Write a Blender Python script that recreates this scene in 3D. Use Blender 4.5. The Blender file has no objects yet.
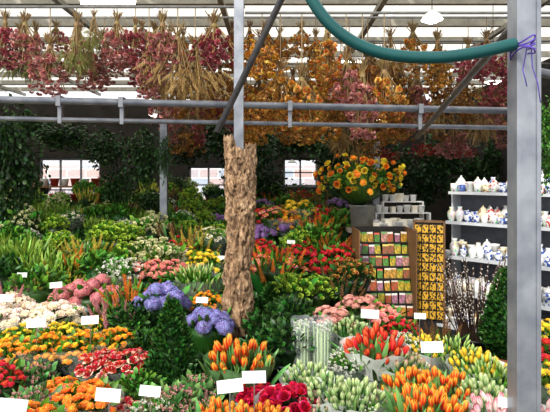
import bpy, math, random
import numpy as np
from mathutils import Matrix, Vector, noise
random.seed(7); rng=np.random.RandomState(7)
H=1.8; FP=500.0; HY=175.0
S=bpy.context.scene
COL=S.collection
def X(px,Y): return (px-275.0)/FP*Y
def Z(py,Y): return H-(py-HY)/FP*Y
def P(px,py,Y): return (X(px,Y),Y,Z(py,Y))
# ---------------------------------------------------------------- materials
MATS={}
def nt(name):
    m=bpy.data.materials.new(name); m.use_nodes=True
    t=m.node_tree; b=t.nodes['Principled BSDF']; return m,t,b
def mix(t,fac,a,b,bt='MIX'):
    n=t.nodes.new('ShaderNodeMix'); n.data_type='RGBA'; n.blend_type=bt
    for sock,v in ((n.inputs[0],fac),(n.inputs[6],a),(n.inputs[7],b)):
        if hasattr(v,'links'): t.links.new(v,sock)
        else: sock.default_value = v if isinstance(v,(int,float)) else (*v,1)
    return n.outputs[2]
def petal(name,ca,cb,hv=.03,vv=.5,rough=.55,bias=1.0,cc=None):
    if name in MATS: return MATS[name]
    m,t,b=nt(name)
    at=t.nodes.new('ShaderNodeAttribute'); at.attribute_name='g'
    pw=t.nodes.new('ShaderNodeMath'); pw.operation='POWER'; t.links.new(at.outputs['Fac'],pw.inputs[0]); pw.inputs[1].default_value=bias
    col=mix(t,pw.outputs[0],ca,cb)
    geo=t.nodes.new('ShaderNodeNewGeometry'); oi=t.nodes.new('ShaderNodeObjectInfo')
    if cc is not None:
        gt=t.nodes.new('ShaderNodeMath'); gt.operation='GREATER_THAN'; gt.inputs[1].default_value=.66
        t.links.new(geo.outputs['Random Per Island'],gt.inputs[0])
        col=mix(t,gt.outputs[0],col,cc)
    ad=t.nodes.new('ShaderNodeMath'); ad.operation='ADD'
    t.links.new(geo.outputs['Random Per Island'],ad.inputs[0]); t.links.new(oi.outputs['Random'],ad.inputs[1])
    fr=t.nodes.new('ShaderNodeMath'); fr.operation='FRACT'; t.links.new(ad.outputs[0],fr.inputs[0])
    hs=t.nodes.new('ShaderNodeHueSaturation')
    r1=t.nodes.new('ShaderNodeMapRange'); r1.inputs[3].default_value=.5-hv; r1.inputs[4].default_value=.5+hv
    r2=t.nodes.new('ShaderNodeMapRange'); r2.inputs[3].default_value=1-vv*.6; r2.inputs[4].default_value=1+vv*.5
    t.links.new(fr.outputs[0],r1.inputs[0]); t.links.new(geo.outputs['Random Per Island'],r2.inputs[0])
    t.links.new(r1.outputs[0],hs.inputs['Hue']); t.links.new(r2.outputs[0],hs.inputs['Value'])
    t.links.new(col,hs.inputs['Color']); t.links.new(hs.outputs[0],b.inputs['Base Color'])
    b.inputs['Roughness'].default_value=rough
    MATS[name]=m; return m
def plain(name,c,rough=.5,metal=0,c2=None,scale=12,bump=0,emit=0,stretch=None,detail=4):
    if name in MATS: return MATS[name]
    m,t,b=nt(name)
    b.inputs['Roughness'].default_value=rough; b.inputs['Metallic'].default_value=metal
    if c2 is None: c2=tuple(v*.75 for v in c)
    tc=t.nodes.new('ShaderNodeTexCoord'); n=t.nodes.new('ShaderNodeTexNoise'); n.inputs['Scale'].default_value=scale; n.inputs['Detail'].default_value=detail
    if stretch:
        mp=t.nodes.new('ShaderNodeMapping'); mp.inputs['Scale'].default_value=stretch
        t.links.new(tc.outputs['Object'],mp.inputs[0]); t.links.new(mp.outputs[0],n.inputs['Vector'])
    else: t.links.new(tc.outputs['Object'],n.inputs['Vector'])
    mr=t.nodes.new('ShaderNodeMapRange'); mr.inputs[1].default_value=.35; mr.inputs[2].default_value=.65
    t.links.new(n.outputs['Fac'],mr.inputs[0])
    t.links.new(mix(t,mr.outputs[0],c2,c),b.inputs['Base Color'])
    if bump:
        bp=t.nodes.new('ShaderNodeBump'); bp.inputs['Strength'].default_value=bump; bp.inputs['Distance'].default_value=.02
        t.links.new(n.outputs['Fac'],bp.inputs['Height']); t.links.new(bp.outputs[0],b.inputs['Normal'])
    if emit:
        b.inputs['Emission Color'].default_value=(1,.97,.9,1); b.inputs['Emission Strength'].default_value=emit
    MATS[name]=m; return m
def translucent(name,c,clear=.4):
    m,t,b=nt(name); o=t.nodes['Material Output']
    tr=t.nodes.new('ShaderNodeBsdfTransparent'); tl=t.nodes.new('ShaderNodeBsdfTranslucent'); tl.inputs[0].default_value=(*c,1)
    ms=t.nodes.new('ShaderNodeMixShader'); n=t.nodes.new('ShaderNodeTexNoise'); n.inputs['Scale'].default_value=1.3
    mr=t.nodes.new('ShaderNodeMapRange'); mr.inputs[3].default_value=clear-.2; mr.inputs[4].default_value=clear+.2
    t.links.new(n.outputs['Fac'],mr.inputs[0]); t.links.new(mr.outputs[0],ms.inputs[0])
    t.links.new(tl.outputs[0],ms.inputs[1]); t.links.new(tr.outputs[0],ms.inputs[2]); t.links.new(ms.outputs[0],o.inputs[0])
    MATS[name]=m; return m
def film(name,clear=.75,c=(.9,.95,1)):
    m,t,b=nt(name); o=t.nodes['Material Output']
    b.inputs['Base Color'].default_value=(*c,1); b.inputs['Roughness'].default_value=.12
    tr=t.nodes.new('ShaderNodeBsdfTransparent'); ms=t.nodes.new('ShaderNodeMixShader'); ms.inputs[0].default_value=clear
    t.links.new(b.outputs[0],ms.inputs[1]); t.links.new(tr.outputs[0],ms.inputs[2]); t.links.new(ms.outputs[0],o.inputs[0])
    MATS[name]=m; return m
# ---------------------------------------------------------------- mesh templates (V,F,G,M) all quads
def grid(nu,nv,fn,gf=None):
    V=[];G=[];F=[]
    for j in range(nv+1):
        for i in range(nu+1):
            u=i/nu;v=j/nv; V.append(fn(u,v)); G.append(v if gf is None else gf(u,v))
    for j in range(nv):
        for i in range(nu):
            a=j*(nu+1)+i; F.append((a,a+1,a+nu+2,a+nu+1))
    return [np.array(V,float),np.array(F,int),np.array(G,float),np.zeros(len(F),int)]
def merge(parts):
    Vs=[];Fs=[];Gs=[];Ms=[];o=0
    for p in parts:
        T=p[0]; V=T[0]
        if len(p)>1 and p[1] is not None: V=V@np.array(p[1]).T
        if len(p)>2 and p[2] is not None: V=V+np.array(p[2])
        Vs.append(V);Fs.append(T[1]+o);Gs.append(T[2]);Ms.append(T[3] if len(p)<4 else np.full(len(T[3]),p[3])); o+=len(V)
    return [np.concatenate(Vs),np.concatenate(Fs),np.concatenate(Gs),np.concatenate(Ms)]
def basis(d,tw=None):
    d=np.array(d,float); d/=np.linalg.norm(d)
    a=np.array([0,0,1.]) if abs(d[2])<.95 else np.array([1.,0,0])
    x=np.cross(a,d); x/=np.linalg.norm(x); y=np.cross(d,x)
    tw=rng.rand()*6.283 if tw is None else tw
    c,s=math.cos(tw),math.sin(tw)
    return np.stack([x*c+y*s,-x*s+y*c,d],axis=1)
def box(x0,x1,y0,y1,z0,z1,mi=0):
    V=np.array([(x,y,z) for z in (z0,z1) for y in (y0,y1) for x in (x0,x1)],float)
    F=np.array([(0,2,3,1),(4,5,7,6),(0,1,5,4),(2,6,7,3),(0,4,6,2),(1,3,7,5)])
    return [V,F,np.zeros(8),np.full(6,mi)]
def lathe(prof,n=16,wav=0,wn=6,mi=0):
    V=[];F=[];G=[]
    m=len(prof)
    for j,(r,z) in enumerate(prof):
        for i in range(n):
            a=2*math.pi*i/n; k=1+wav*math.sin(a*wn)*(j/(m-1))
            V.append((r*k*math.cos(a),r*k*math.sin(a),z+ (wav*.15*math.cos(a*wn*1.0+1) if j==m-1 else 0))); G.append(j/(m-1))
    for j in range(m-1):
        for i in range(n):
            F.append((j*n+i,j*n+(i+1)%n,(j+1)*n+(i+1)%n,(j+1)*n+i))
    return [np.array(V,float),np.array(F,int),np.array(G),np.full(len(F),mi)]
def tube(path,r,n=8,mi=0,caps=True):
    path=[np.array(p,float) for p in path]; V=[];F=[];m=len(path)
    rs=r if hasattr(r,'__len__') else [r]*m
    up=None
    for j,p in enumerate(path):
        d=path[min(j+1,m-1)]-path[max(j-1,0)]; d/=np.linalg.norm(d)
        if up is None: up=np.array([0,0,1.]) if abs(d[2])<.9 else np.array([1.,0,0])
        x=np.cross(up,d); x/=np.linalg.norm(x); y=np.cross(d,x); up=y if abs(np.dot(y,d))<.9 else up
        for i in range(n):
            a=2*math.pi*(i+.5)/n; V.append(p+rs[j]*(x*math.cos(a)+y*math.sin(a)))
    for j in range(m-1):
        for i in range(n): F.append((j*n+i,j*n+(i+1)%n,(j+1)*n+(i+1)%n,(j+1)*n+i))
    if caps:
        for j in (0,m-1):
            c=len(V); V.append(path[j])
            for i in range(0,n,2): F.append((c,j*n+i,j*n+(i+1)%n,j*n+(i+2)%n))
    return [np.array(V,float),np.array(F,int),np.zeros(len(V)),np.full(len(F),mi)]
def mesh(name,T,mats,smooth=True):
    me=bpy.data.meshes.new(name); me.from_pydata(T[0].tolist(),[],T[1].tolist())
    a=me.attributes.new('g','FLOAT','POINT'); a.data.foreach_set('value',T[2].astype(np.float32))
    for m in (mats if isinstance(mats,(list,tuple)) else [mats]): me.materials.append(m)
    me.polygons.foreach_set('material_index',T[3].astype(np.int32))
    me.polygons.foreach_set('use_smooth',[smooth]*len(me.polygons)); me.update()
    return me
def obj(name,me=None,loc=(0,0,0),rz=0,sc=1,parent=None,label=None,cat=None,group=None,kind=None,mat4=None):
    o=bpy.data.objects.new(name,me); COL.objects.link(o)
    if mat4 is not None: o.matrix_local=mat4
    else:
        o.location=loc; o.rotation_euler=(0,0,rz); o.scale=(sc,sc,sc) if not hasattr(sc,'__len__') else sc
    if parent: o.parent=parent
    if label: o['label']=label
    if cat: o['category']=cat
    if group: o['group']=group
    if kind: o['kind']=kind
    return o
def top(name,T,mats,label,cat,smooth=True,**k):
    return obj(name,mesh(name,T,mats,smooth),label=label,cat=cat,**k)
def m4(B,p):
    M=Matrix.Identity(4)
    for i in range(3):
        for j in range(3): M[i][j]=B[i][j]
        M[i][3]=p[i]
    return M
# ---------------------------------------------------------------- blooms
def t_tulip(h=.064,w=.0165):
    ps=[]
    for k in range(6):
        a0=k*math.pi/3; rr=w*(1.0 if k%2==0 else .86); hh=h*(1 if k%2==0 else .96)
        def fn(u,v,a0=a0,rr=rr,hh=hh):
            hw=.80*math.sin(math.pi*(.18+.80*v))**.75
            th=a0+(u-.5)*2*hw
            r=rr*(math.sin(math.pi*(.07+.83*v))**.65)
            return (r*math.cos(th),r*math.sin(th),hh*v)
        ps.append((grid(4,5,fn,lambda u,v:min(1,max(0,(abs(u-.5)*2)**1.5*1.1*(.2+v*.8)+v**5*.7))),))
    return merge(ps)
def t_rose(R=.034):
    ps=[]
    for n,r0,h0,cur in ((5,1,.6,.35),(5,.78,.85,.12),(4,.5,1.0,0),(3,.25,1.02,-.1)):
        for k in range(n):
            a0=k*2*math.pi/n+r0*3; w=2*math.pi/n*.72
            def fn(u,v):
                th=a0+(u-.5)*2*w*(math.sin(math.pi*(.15+.7*v)))
                r=R*r0*(.25+.75*v**.7)+R*cur*v*v*.6
                z=R*(1.3*h0*v**.9-.5*cur*v**3)
                return (r*math.cos(th),r*math.sin(th),z)
            ps.append((grid(2,3,fn,lambda u,v:v*(.4+.6*r0)),))
    return merge(ps)
def t_ball(R=.035,n=46,flat=.75,wid=.42,lo=-.35):
    V=[];F=[];G=[]
    for i in range(n):
        z=1-(i+.5)/n*(1-lo); a=i*2.39996; r=math.sqrt(max(0,1-z*z))
        d=np.array([r*math.cos(a),r*math.sin(a),z]); B=basis(d,rng.rand()*.8)
        w=R*wid*(.7+.5*rng.rand()); b=len(V); k=R*(.85+.25*rng.rand())
        tw=B[:,0]; s=np.array([1,1,flat])
        for q,g in ((d*k*.25,0),(d*k*.8+tw*w,.6),(d*k*1.05+B[:,1]*w*.6,1),(d*k*.8-tw*w,.6)):
            V.append(q*s); G.append(g)
        F.append((b,b+1,b+2,b+3))
    return [np.array(V),np.array(F),np.array(G),np.zeros(len(F),int)]
def t_mum(R=.037,n=50):
    core=lathe([(R*.5,-.1*R),(R*.78,.1*R),(R*.62,R*.42),(R*.25,R*.58),(.0005,R*.6)],8); core[2][:]=.35
    return merge([(t_ball(R,n,.72,.30,-.25),),(core,)])
def t_daisy(R=.04,n=14,mi=1):
    V=[];F=[];G=[];
    for i in range(n):
        a=2*math.pi*i/n; w=.24; b=len(V)
        for rr,da,z,g in ((.15,0,.0,0),(.65,-w,.006,.6),(1,0,.002,1),(.65,w,.006,.6)):
            V.append((R*rr*math.cos(a+da),R*rr*math.sin(a+da),z+.004*rng.rand())); G.append(g)
        F.append((b,b+1,b+2,b+3))
    A=[np.array(V),np.array(F),np.array(G),np.zeros(len(F),int)]
    return merge([(A,),(lathe([(R*.3,.002),(R*.26,.01),(R*.12,.014),(.0005,.015)],8,mi=mi),)])
def t_florets(R=.07,n=120,fs=.0125,flat=.8,lo=-.3):
    ps=[]
    V=[];F=[]
    for k in range(4):
        a=k*math.pi/2; b=len(V)
        for rr,da,z in ((0,0,.1),(.8,-.6,.15),(1.15,0,.1),(.8,.6,.15)):
            V.append((rr*math.cos(a+da),rr*math.sin(a+da),z))
        F.append((b,b+1,b+2,b+3))
    fl=[np.array(V),np.array(F),np.array([0,.7,1,.7]*4),np.zeros(4,int)]
    for i in range(n):
        z=1-(i+.5)/n*(1-lo); a=i*2.39996; r=math.sqrt(max(0,1-z*z))
        d=np.array([r*math.cos(a),r*math.sin(a),z*flat]); 
        ps.append((fl,basis(d+rng.randn(3)*.15)*fs*(.85+.3*rng.rand()),d*R*(.92+.14*rng.rand())))
    core=lathe([(R*.5,-.25*R),(R*.86,0),(R*.70,R*.5*flat),(R*.4,R*.78*flat),(.001,R*.87*flat)],10)
    core[2][:]=0
    ps.append((core,)); return merge(ps)
def t_spindle(h=.06,r=.012,n=7):
    return lathe([(r*.2,0),(r*.85,h*.25),(r,h*.5),(r*.6,h*.8),(r*.05,h)],n)
def t_leaf(L=.18,W=.016,bend=.06,nv=5):
    def fn(u,v):
        w=W*math.sin(math.pi*min(1,(.12+.86*v)))**.8
        return ((u-.5)*2*w, bend*v*v+abs(u-.5)*w*.6, L*v*(1-.15*v))
    return grid(2,nv,fn)
def t_oval(L=.06,W=.02):
    def fn(u,v):
        w=W*math.sin(math.pi*(.04+.93*v)); return ((u-.5)*2*w,abs(u-.5)*w*.5+.012*v*v,L*v)
    return grid(2,3,fn)
def t_spike(L=.2,n=22,b=.011):
    ps=[(tube([(0,0,0),(0,0,L)],.0025,4,caps=False),)]
    q=t_ball(b,10,1,.6,-1)
    for i in range(n):
        f=i/n; a=i*2.4; r=.014*(1-f*.7)
        ps.append((q,np.eye(3)*(1.1-.6*f),(r*math.cos(a),r*math.sin(a),L*(.25+.75*f))))
    return merge(ps)
TUL=t_tulip(); ROSE=t_rose(); BALL=t_ball(); MUM=t_mum(); BALLS=t_ball(.017,14,.9,.55)
DAISY=t_daisy(); HYD=t_florets(); SED=t_florets(.05,70,.009,.45,0.1); SPIKE=t_spike()
TINY=t_ball(.008,6,1,.8,-.6); LILY=t_spindle(.085,.013,6)
# ---------------------------------------------------------------- foliage materials
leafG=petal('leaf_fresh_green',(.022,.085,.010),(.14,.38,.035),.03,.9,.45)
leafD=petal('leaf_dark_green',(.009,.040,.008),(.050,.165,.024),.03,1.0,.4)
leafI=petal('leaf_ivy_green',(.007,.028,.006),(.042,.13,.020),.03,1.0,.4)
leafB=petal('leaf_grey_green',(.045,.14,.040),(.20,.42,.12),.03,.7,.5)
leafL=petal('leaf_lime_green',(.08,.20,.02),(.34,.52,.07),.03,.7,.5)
paperW=plain('white_wrapping_paper',(.85,.87,.85),.6,c2=(.68,.74,.68),scale=20)
paperG=plain('green_tissue_wrap',(.20,.38,.16),.6,c2=(.10,.22,.08),scale=18)
cello=film('clear_cellophane',.78)
celloS=film('thin_cellophane_sleeve',.82,(.9,.93,.93))
blackP=plain('black_bucket_plastic',(.02,.02,.022),.4,c2=(.03,.03,.03))
darkB=plain('blue_grey_bucket_plastic',(.06,.07,.10),.4,c2=(.04,.05,.07))
K={}
def kind(key,bloom,n,bs,mats,leaf,label,bname,R=.16,dome=.05,wrap=None,leafkind='lance',nl=30,tilt=.6,jit=.02,smallleaf=18,hname='flower_bunch',ll=.165,lw=.011):
    K[key]=dict(bloom=bloom,n=n,bs=bs,mats=mats if isinstance(mats,list) else [mats],leaf=leaf,label=label,bname=bname,R=R,dome=dome,wrap=wrap,lk=leafkind,nl=nl,tilt=tilt,jit=jit,sl=smallleaf,hname=hname,ll=ll,lw=lw,var=[])
pm=petal
yel=pm('flower_centre_yellow',(.5,.3,.02),(.6,.35,.03),.01,.3)
kind('tul_ry',TUL,46,.90,pm('tulip_red_yellow',(.76,.018,.010),(1.0,.62,.07),.012,.35),leafB,'red tulips with yellow petal edges, tied in a bunch','tulip_bloom',R=.155,dome=.08,wrap=paperG,nl=90,jit=.045,smallleaf=0,tilt=.4,ll=.18)
kind('tul_red',TUL,40,.9,pm('tulip_red',(.64,.010,.015),(.90,.16,.06),.012,.4),leafB,'bright red tulips with pale green leaves','tulip_bloom',wrap=paperW,smallleaf=0,nl=74,dome=.08,jit=.035,tilt=.4)
kind('tul_pw',TUL,32,.9,pm('tulip_pink_white',(.90,.80,.74),(.85,.22,.34),.02,.3),leafB,'pink and white tulips wrapped in pale paper','tulip_bloom',wrap=paperW,smallleaf=0,nl=50)
kind('tul_gr',TUL,38,.78,pm('tulip_green_bud',(.28,.44,.14),(.70,.76,.46),.02,.3),leafB,'closed pale green tulip buds in white paper','tulip_bud',wrap=paperW,nl=50,R=.15)
kind('tul_gp',TUL,36,.78,pm('tulip_pink_bud',(.30,.44,.16),(.82,.42,.42),.02,.3),leafB,'half closed pink and green tulip buds in white paper','tulip_bud',wrap=paperW,nl=50,R=.15)
kind('tul_yel',TUL,34,.8,pm('tulip_yellow',(.80,.50,.03),(.98,.78,.10),.015,.3),leafB,'yellow tulips in tight bud','tulip_bloom',wrap=paperW,nl=50)
kind('rose_cr',ROSE,30,.88,pm('rose_crimson',(.45,.005,.03),(.70,.015,.10),.015,.5),leafD,'crimson roses in a tight bunch','rose_bloom',leafkind='oval',wrap=paperW,nl=16)
kind('rose_rw',ROSE,34,.82,pm('rose_red_and_cream',(.60,.015,.02),(.80,.05,.06),.02,.3,cc=(.90,.70,.55)),leafG,'red and cream roses in a tight bunch','rose_bloom',leafkind='oval',nl=16,smallleaf=10,wrap=celloS,R=.15)
kind('rose_or',ROSE,24,1.1,pm('rose_orange',(.90,.28,.01),(.98,.45,.03),.04,.35),leafD,'orange roses with glossy leaves','rose_bloom',leafkind='oval')
kind('ran_or',MUM,48,.62,pm('ranunculus_orange',(.75,.14,.01),(.95,.42,.06),.025,.4),leafG,'small orange ranunculus in a bunch','ranunculus_bloom',leafkind='oval',wrap=celloS,R=.15)
kind('mum_cr',MUM,32,1.0,pm('chrysanthemum_cream',(.80,.62,.36),(.97,.93,.80),.03,.25,cc=(.92,.74,.66)),leafG,'creamy white and pale pink chrysanthemums in clear wrap','chrysanthemum_bloom',leafkind='oval',wrap=cello,R=.17,nl=14,smallleaf=6)
kind('mum_or',MUM,58,.54,pm('chrysanthemum_orange',(.85,.30,.01),(1.0,.60,.06),.04,.45),leafG,'golden orange chrysanthemums in a cellophane sleeve','chrysanthemum_bloom',leafkind='oval',nl=28,smallleaf=34,jit=.035,wrap=celloS,R=.15,dome=.07)
kind('mum_ye',MUM,58,.52,pm('chrysanthemum_yellow',(.70,.50,.02),(.97,.80,.10),.03,.45),leafG,'yellow chrysanthemums in a cellophane sleeve','chrysanthemum_bloom',leafkind='oval',nl=28,smallleaf=34,jit=.035,wrap=celloS,R=.15,dome=.07)
kind('mum_re',MUM,50,.56,pm('carnation_red',(.50,.01,.02),(.80,.035,.05),.02,.4),leafG,'red carnations in a bunch','carnation_bloom',leafkind='oval',nl=24,smallleaf=30,jit=.035,R=.145,dome=.07)
kind('mum_pi',MUM,50,.6,pm('carnation_pink',(.68,.18,.18),(.92,.46,.36),.03,.4),leafG,'salmon pink carnations in a bunch','carnation_bloom',leafkind='oval',nl=24,smallleaf=26,jit=.03,R=.15)
kind('dai_mx',DAISY,36,.75,[pm('gerbera_mixed',(.85,.28,.03),(.90,.15,.08),.08,.4,cc=(.9,.40,.48)),yel],leafG,'mixed orange and pink gerberas','gerbera_bloom',leafkind='oval',jit=.035)
kind('dai_wh',DAISY,46,.55,[pm('daisy_white',(.8,.8,.6),(.9,.9,.84),.01,.2),yel],leafG,'white daisies with yellow centres','daisy_bloom',leafkind='oval',jit=.035,wrap=celloS,R=.145)
kind('hyd_pi',HYD,13,.66,pm('hydrangea_pink',(.52,.11,.13),(.88,.38,.38),.03,.5),leafG,'deep pink hydrangea heads in a full clump','hydrangea_head',R=.145,leafkind='oval',dome=.07,smallleaf=24,nl=20,jit=.025)
kind('hyd_bl',HYD,13,.66,pm('hydrangea_blue',(.12,.11,.36),(.42,.38,.78),.06,.6),leafG,'violet blue hydrangea heads in a full clump','hydrangea_head',R=.145,leafkind='oval',dome=.07,smallleaf=24,nl=20,jit=.025)
kind('hyd_pu',HYD,14,.5,pm('hydrangea_purple',(.24,.10,.36),(.56,.34,.72),.05,.5),leafG,'purple hydrangea heads in a clump','hydrangea_head',R=.15,leafkind='oval',dome=.05,smallleaf=30,nl=20,jit=.025)
kind('sed_pi',SED,20,.75,pm('sedum_pink',(.52,.20,.16),(.90,.52,.44),.02,.3),leafG,'dusty pink flat sedum heads','sedum_head',R=.15,leafkind='oval',dome=.04,smallleaf=24,nl=26,jit=.03)
kind('lime',BALLS,95,1.0,pm('viburnum_lime',(.18,.35,.02),(.55,.70,.09),.02,.6),leafG,'lime green viburnum balls in a bunch','viburnum_head',leafkind='oval',jit=.045,R=.15,dome=.07)
kind('cream',BALLS,95,1.0,pm('stock_cream',(.50,.50,.20),(.90,.88,.60),.02,.35),leafG,'cream small-headed filler flowers','filler_bloom',leafkind='oval',jit=.045,R=.15,dome=.07)
kind('gyp',TINY,200,1.1,pm('gypsophila_white',(.6,.6,.5),(.88,.88,.8),.01,.3),leafG,'tiny white gypsophila sprays','gypsophila_bloom',leafkind='oval',jit=.05,wrap=celloS,R=.145)
kind('green',None,0,1,[],leafG,'fresh green cut foliage','',leafkind='oval',nl=60,smallleaf=170,hname='foliage_bunch')
kind('dgreen',None,0,1,[],leafD,'dark glossy cut foliage','',leafkind='oval',nl=60,smallleaf=190,hname='foliage_bunch')
kind('bgreen',TINY,90,1.2,pm('berry_pale_pink',(.4,.15,.15),(.7,.4,.35),.03,.4),leafB,'grey-green eucalyptus with small pinkish buds','bud',leafkind='oval',nl=50,smallleaf=120,hname='foliage_bunch')
kind('lance',None,0,1,[],leafL,'long pale green bladed leaves','',nl=170,smallleaf=20,hname='foliage_bunch',ll=.17,lw=.006)
kind('lily',LILY,38,.62,pm('lily_bud_green',(.16,.34,.06),(.55,.66,.25),.02,.4),leafG,'unopened green lily buds on leafy stems','lily_bud',nl=80,dome=.04,jit=.045,ll=.12,lw=.007,wrap=celloS,R=.145)
kind('spk_pi',SPIKE,26,.65,pm('spike_pink',(.50,.16,.20),(.82,.42,.42),.04,.4),leafG,'tall pink flower spikes in a bunch','flower_spike',dome=.02,jit=.05,ll=.13,lw=.007,nl=50,R=.14)
kind('spk_or',SPIKE,26,.65,pm('spike_orange',(.75,.18,.02),(.95,.42,.06),.04,.4),leafG,'tall orange flower spikes in a bunch','flower_spike',dome=.02,jit=.05,ll=.13,lw=.007,nl=50,R=.14)
kind('spk_ye',SPIKE,26,.65,pm('spike_yellow',(.60,.45,.04),(.92,.80,.20),.03,.4),leafG,'tall yellow flower spikes in a bunch','flower_spike',dome=.02,jit=.05,ll=.13,lw=.007,nl=50,R=.14)
kind('spk_br',SPIKE,26,.65,pm('spike_brown',(.14,.06,.02),(.40,.22,.08),.03,.5),leafD,'brown seed spikes in a bunch','seed_spike',dome=.02,jit=.05,ll=.13,lw=.006,nl=50,R=.14)
kind('brown',BALLS,70,1.0,pm('hypericum_brown',(.22,.07,.02),(.60,.32,.06),.05,.5),leafD,'brown and gold berried stems','berry_cluster',leafkind='oval',jit=.04)
HB=.45
def build_variants(k,nvar=2):
    c=K[k]
    for _ in range(nvar):
        R=c['R'];n=c['n'];xf=[];stems=[]
        tul=c['bloom'] is TUL
        for i in range(n):
            rr=R*math.sqrt((i+.35)/n)*.97; a=i*2.39996+rng.rand()*.4; q=rr/R
            if c['bloom'] is SPIKE: hz=HB-.15
            elif c['bloom'] is HYD: hz=HB-.055
            else: hz=HB-.04
            p=np.array([rr*math.cos(a),rr*math.sin(a),hz-c['dome']*q*q*1.3+(rng.rand()-.5)*2*c['jit']])
            d=np.array([math.cos(a)*q*c['tilt'],math.sin(a)*q*c['tilt'],1])+rng.randn(3)*.10
            B=basis(d)*c['bs']*(.85+.3*rng.rand()); xf.append((B,p))
            if i<40: stems.append((tube([(p[0]*.25,p[1]*.25,.05),(p[0]*.7,p[1]*.7,.28),p],.0035,4,caps=False),))
        for s_ in stems: s_[0][2][:]=.8
        ps=stems
        L1=t_leaf(c['ll'],c['lw'],.04) if c['lk']=='lance' else t_oval(.056,.015)
        L2=t_oval(.042,.011)
        for i in range(c['nl']):
            a=rng.rand()*6.283; q=rng.rand()**.6
            lance=c['lk']=='lance'
            base=np.array([math.cos(a)*R*q*.85,math.sin(a)*R*q*.85,(.22 if tul else .25 if lance else .325)+rng.rand()*.06])
            d=np.array([math.cos(a)*q*(.4 if lance else 1.2),math.sin(a)*q*(.4 if lance else 1.2),1])+rng.randn(3)*.15
            B=basis(d)*(.8+.5*rng.rand()); ps.append((L1,B,base))
        for i in range(c['sl']):
            a=rng.rand()*6.283; q=rng.rand()**.5
            base=np.array([math.cos(a)*R*q,math.sin(a)*R*q,HB-.08-c['dome']*q*q*1.3+(rng.rand()*.07 if n==0 else 0)])
            d=np.array([math.cos(a)*q,math.sin(a)*q,.6])+rng.randn(3)*.5; d[2]=abs(d[2])
            ps.append((L2,basis(d)*(.8+.5*rng.rand()),base))
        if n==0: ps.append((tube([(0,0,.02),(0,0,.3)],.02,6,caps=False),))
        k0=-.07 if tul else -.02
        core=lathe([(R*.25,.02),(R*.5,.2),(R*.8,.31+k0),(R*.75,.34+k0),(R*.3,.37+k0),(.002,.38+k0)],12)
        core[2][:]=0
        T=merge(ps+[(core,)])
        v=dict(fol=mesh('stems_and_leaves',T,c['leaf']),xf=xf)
        if n:
            v['bloom']=mesh(c['bname'],c['bloom'],c['mats'])
            v['all']=mesh('blooms',merge([(c['bloom'],B,p) for B,p in xf]),c['mats'])
        if c['wrap']: v['wrap']=mesh('wrapper',lathe([(R*.3,.02),(R*.6,.18),(R*.95,.31),(R*1.14,.38)],28,.05,7),c['wrap'])
        c['var'].append(v)
for k in K: build_variants(k)
bucketM=[mesh('bucket',lathe([(.0,0.004),(.085,.0),(.115,.27),(.122,.27),(.122,.255),(.112,.25)],20),m) for m in (blackP,darkB)]
def zs(Y): return float(np.interp(Y,[1.8,2.2,3.2,4,5.2,6.8,8.5,10,11],[.28,.28,.26,.32,.42,.56,.72,.98,1.05]))
ST=.36; Y0=1.75
def stepk(Y): return int((Y-Y0)/ST)
def stepz(Y): return zs(Y0+(stepk(Y)+.5)*ST)
def solveY(py,h):
    for y in np.linspace(1.85,10.4,1200):
        if H-(py-HY)/FP*y < zs(y)+.02+h: return float(y)
    return 10.4
placed=[]
RS=random.Random(3)
def bunch(k,x,Y,s,zsc=1.0,group='cut flower bunches on the stepped stand'):
    c=K[k]; v=RS.choice(c['var']); z=stepz(Y)+.012
    root=obj(c['hname'],None,(x,Y,z),RS.random()*6.283,(s,s,s*zsc),label=c['label'],cat='flowers' if c['n'] else 'foliage',group=group)
    obj('stems_and_leaves',v['fol'],parent=root)
    if 'wrap' in v: obj('wrapper',v['wrap'],parent=root)
    if c['n']:
        if Y<3.3 and c['n']<=60 :
            for B,p in v['xf']: obj(c['bname'],v['bloom'],parent=root,mat4=m4(B,p))
        else: obj('blooms',v['all'],parent=root,kind='stuff')
    if Y<4.4:
        obj('flower_bucket',RS.choice(bucketM),(x,Y,stepz(Y)+.001),0,(s,s,min(s,1.0)),label='dark plastic bucket holding cut flowers on the stand',cat='bucket',group='flower buckets on the stand')
    placed.append((x,Y,.16*s)); return root
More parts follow.
